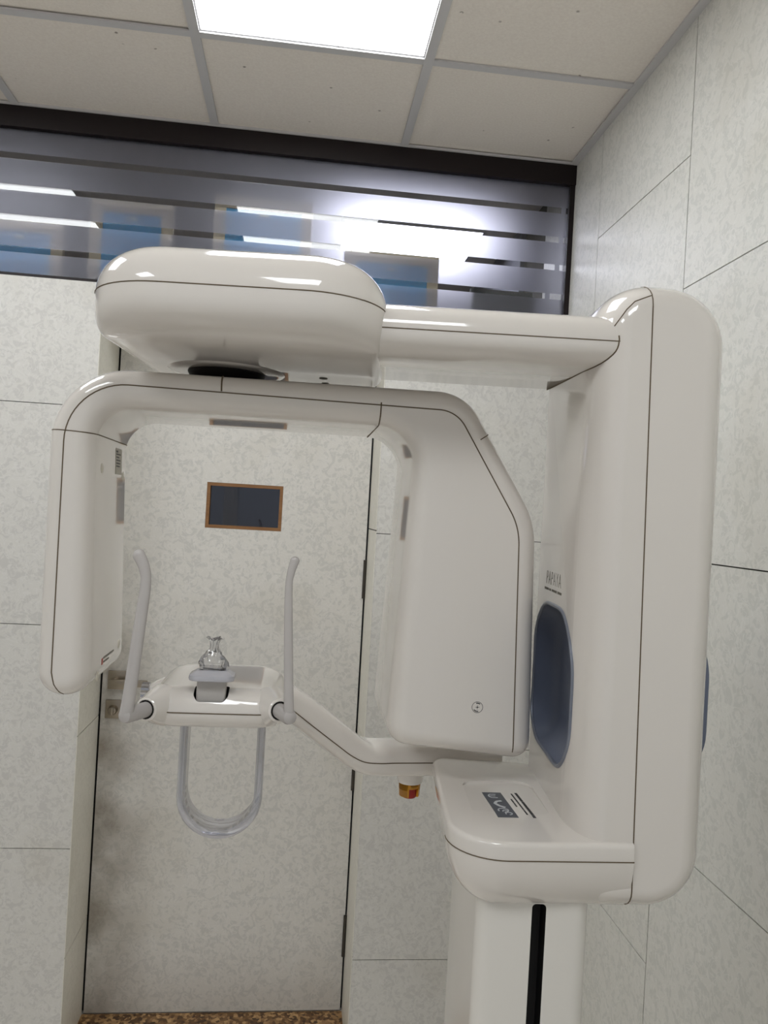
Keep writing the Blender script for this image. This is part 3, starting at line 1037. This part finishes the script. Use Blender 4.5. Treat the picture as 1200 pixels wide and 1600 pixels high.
# chin rest: a U of clear acrylic
cxr = -.0990
pts = [(cxr - .0605, 1.448)] + [(cxr - .0605, 1.35)]
for k in range(17):
    a = PI + PI * k / 16
    pts.append((cxr + .0605 * math.cos(a), 1.3115 + .0605 * math.sin(a)))
pts += [(cxr + .0605, 1.35), (cxr + .0605, 1.448)]
bm = bmesh.new()
rings = []
for i, (a, z) in enumerate(pts):
    p = Vector((a, z)); t0 = Vector(pts[max(i - 1, 0)]); t1 = Vector(pts[min(i + 1, len(pts) - 1)])
    d = (t1 - t0).normalized(); nn = Vector((-d.y, d.x))      # towards the inside of the U
    sec = [(1.255, -.0035), (1.262, -.0065), (1.268, -.0035), (1.318, -.0035), (1.322, 0.0), (1.318, .0035), (1.268, .0035), (1.262, .0065), (1.255, .0035)]
    rings.append([(p.x + nn.x * s, y, p.y + nn.y * s) for y, s in sec])
loft(bm, rings)
part('chin_rest', bm, M_acryl, table, room=True)

# bite post and its milky collar
bm = bmesh.new()
prism_z(bm, [(-.1355, 1.182, .004), (-.0925, 1.182, .004), (-.0925, 1.208, .004), (-.1355, 1.208, .004)], [(0, 1.464), (0, 1.4775), (.0012, 1.478), (.0012, 1.4795), (0, 1.480), (0, 1.5145)], 5)
part('bite_post', bm, M_grey, table, room=True)
bm = bmesh.new()
prism_z(bm, [(-.1475, 1.168, .014), (-.0800, 1.168, .014), (-.0800, 1.216, .014), (-.1475, 1.216, .014)], [(.006, 1.5125), (.001, 1.514), (0, 1.517), (.001, 1.521), (.010, 1.5265), (.014, 1.528), (.02, 1.528)], 8)
part('bite_collar', bm, M_flange, table, room=True)

# ribbed adjusting wheel
bm = bmesh.new()
prof = []
ring = []
for h, k_ in ((-.2275, .8), (-.2285, 1), (-.2405, 1), (-.2415, .8)):
    ring.append([(h, 1.335 + .0165 * k_ * (1 + (.05 if j % 2 else -.05)) * math.cos(2 * PI * j / 28), 1.456 + .0165 * k_ * (1 + (.05 if j % 2 else -.05)) * math.sin(2 * PI * j / 28)) for j in range(28)])
loft(bm, ring)
tube(bm, [(-.235, 1.335, 1.456), (-.20, 1.335, 1.456)], .008, 16)
part('adjusting_wheel', bm, M_chrome, table, room=True, sharp=15)
bm = bmesh.new()
tube(bm, [(-.226, 1.335, 1.457), (-.216, 1.335, 1.459), (-.19, 1.335, 1.462)], [.013, .018, .027], 24)
part('wheel_boss', bm, M_plastic, table, room=True)

# ---- arm that carries the table
path = smooth_path([(-.045, 1.370, 1.469), (.0066, 1.384, 1.4325), (.055, 1.407, 1.392), (.095, 1.426, 1.3585), (.118, 1.436, 1.340), (.142, 1.445, 1.3265), (.170, 1.452, 1.3215), (.205, 1.457, 1.3210), (.30, 1.464, 1.3210), (.40, 1.466, 1.3210)], 8)
bm = bmesh.new()
rings = []
for i, p in enumerate(path):
    t0 = path[max(i - 1, 0)]; t1 = path[min(i + 1, len(path) - 1)]
    d = (t1 - t0).normalized()
    side = Vector((0, 0, 1)).cross(d).normalized()
    up_ = d.cross(side)
    g = []
    for k in range(28):
        a = 2 * PI * k / 28
        c_, s_ = math.cos(a), math.sin(a)
        e_ = .62
        g.append(p + side * (.050 * math.copysign(abs(c_) ** e_, c_)) + up_ * (.0285 * math.copysign(abs(s_) ** e_, s_)))
    rings.append(g)
loft(bm, rings)
tree = BVHTree.FromBMesh(bm)
sp = []
for i, p in enumerate(path):
    if p.x < -.01: continue
    q = p + Vector((0, 0, .0035))
    h = tree.ray_cast(Vector((q.x, q.y - .3, q.z)), Vector((0, 1, 0)))
    if h[0] is not None and h[0].x < .287: sp.append(h[0])
tube(bm, sp, .0010, 6, 1)
part('table_arm', bm, PL, room=True)
# emergency stop button below the arm
bm = bmesh.new()
lathe(bm, [(.026, 1.297), (.025, 1.283), (.0225, 1.2755), (.0, 1.2755)][::-1], (.236, 1.455, 0), 'Z', 32)
es = part('stop_button_base', bm, PL, room=True)
bm = bmesh.new()
n = 36
for j in range(n):
    a0, a1 = 2 * PI * j / n, 2 * PI * (j + 1) / n
    mid = math.degrees((a0 + a1) / 2) % 360
    low = 1.266 if (258 < mid < 322 or 95 < mid < 160) else 1.2505
    V8 = []
    for a in (a0, a1):
        for r_ in (.0165, .0205):
            for z_ in (1.276, low): V8.append(bm.verts.new((.236 + r_ * math.cos(a) * (1 if z_ > 1.27 else .92), 1.455 + r_ * math.sin(a) * (1 if z_ > 1.27 else .92), z_)))
    for qd in ((0, 1, 3, 2), (4, 6, 7, 5), (0, 4, 5, 1), (2, 3, 7, 6), (0, 2, 6, 4), (1, 5, 7, 3)):
        bm.faces.new([V8[i] for i in qd])
bmesh.ops.recalc_face_normals(bm, faces=bm.faces[:])
part('stop_button_guard', bm, M_yellow, es, room=True, weld=True)
bm = bmesh.new()
lathe(bm, [(.0, 1.2465), (.012, 1.2470), (.0145, 1.2500), (.0155, 1.274), (0, 1.274)], (.236, 1.455, 0), 'Z', 28)
part('stop_button', bm, M_red, es, room=True)

# ================================================================== disposable cover on the bite post
bag = bmesh.new()
prof = [(.0175, 1.5275), (.0190, 1.533), (.0195, 1.539), (.0155, 1.5465), (.0095, 1.553), (.0060, 1.559), (.0056, 1.565), (.0075, 1.5705), (.0115, 1.5750), (.0105, 1.5752), (.005, 1.571)]
rnd = random.Random(3)
ph = [rnd.uniform(0, 6.28) for _ in range(8)]
rings = []
for r_, z in prof:
    g = []
    for k in range(30):
        a = 2 * PI * k / 30
        wv = 1 + .16 * math.sin(5 * a + ph[0] + z * 160) + .10 * math.sin(9 * a + ph[1] - z * 420) + .06 * math.sin(13 * a + ph[2])
        fl = .55 if z > 1.568 else .8
        g.append((-.1138 + r_ * wv * math.cos(a), 1.195 + r_ * wv * fl * math.sin(a), z + .0015 * math.sin(3 * a + ph[3] + z * 300)))
    rings.append(g)
R = loft(bag, rings, cap=False)
cov = link('plastic_cover', bag, M_bag, None)
cov.data.transform(Matrix.Translation((.1138, -1.195, -1.5275)))
cov.location = (-.1138, 1.195, 1.5275)
tag(cov, 'crumpled clear plastic cover twisted over the bite post on the chin table', 'plastic cover')
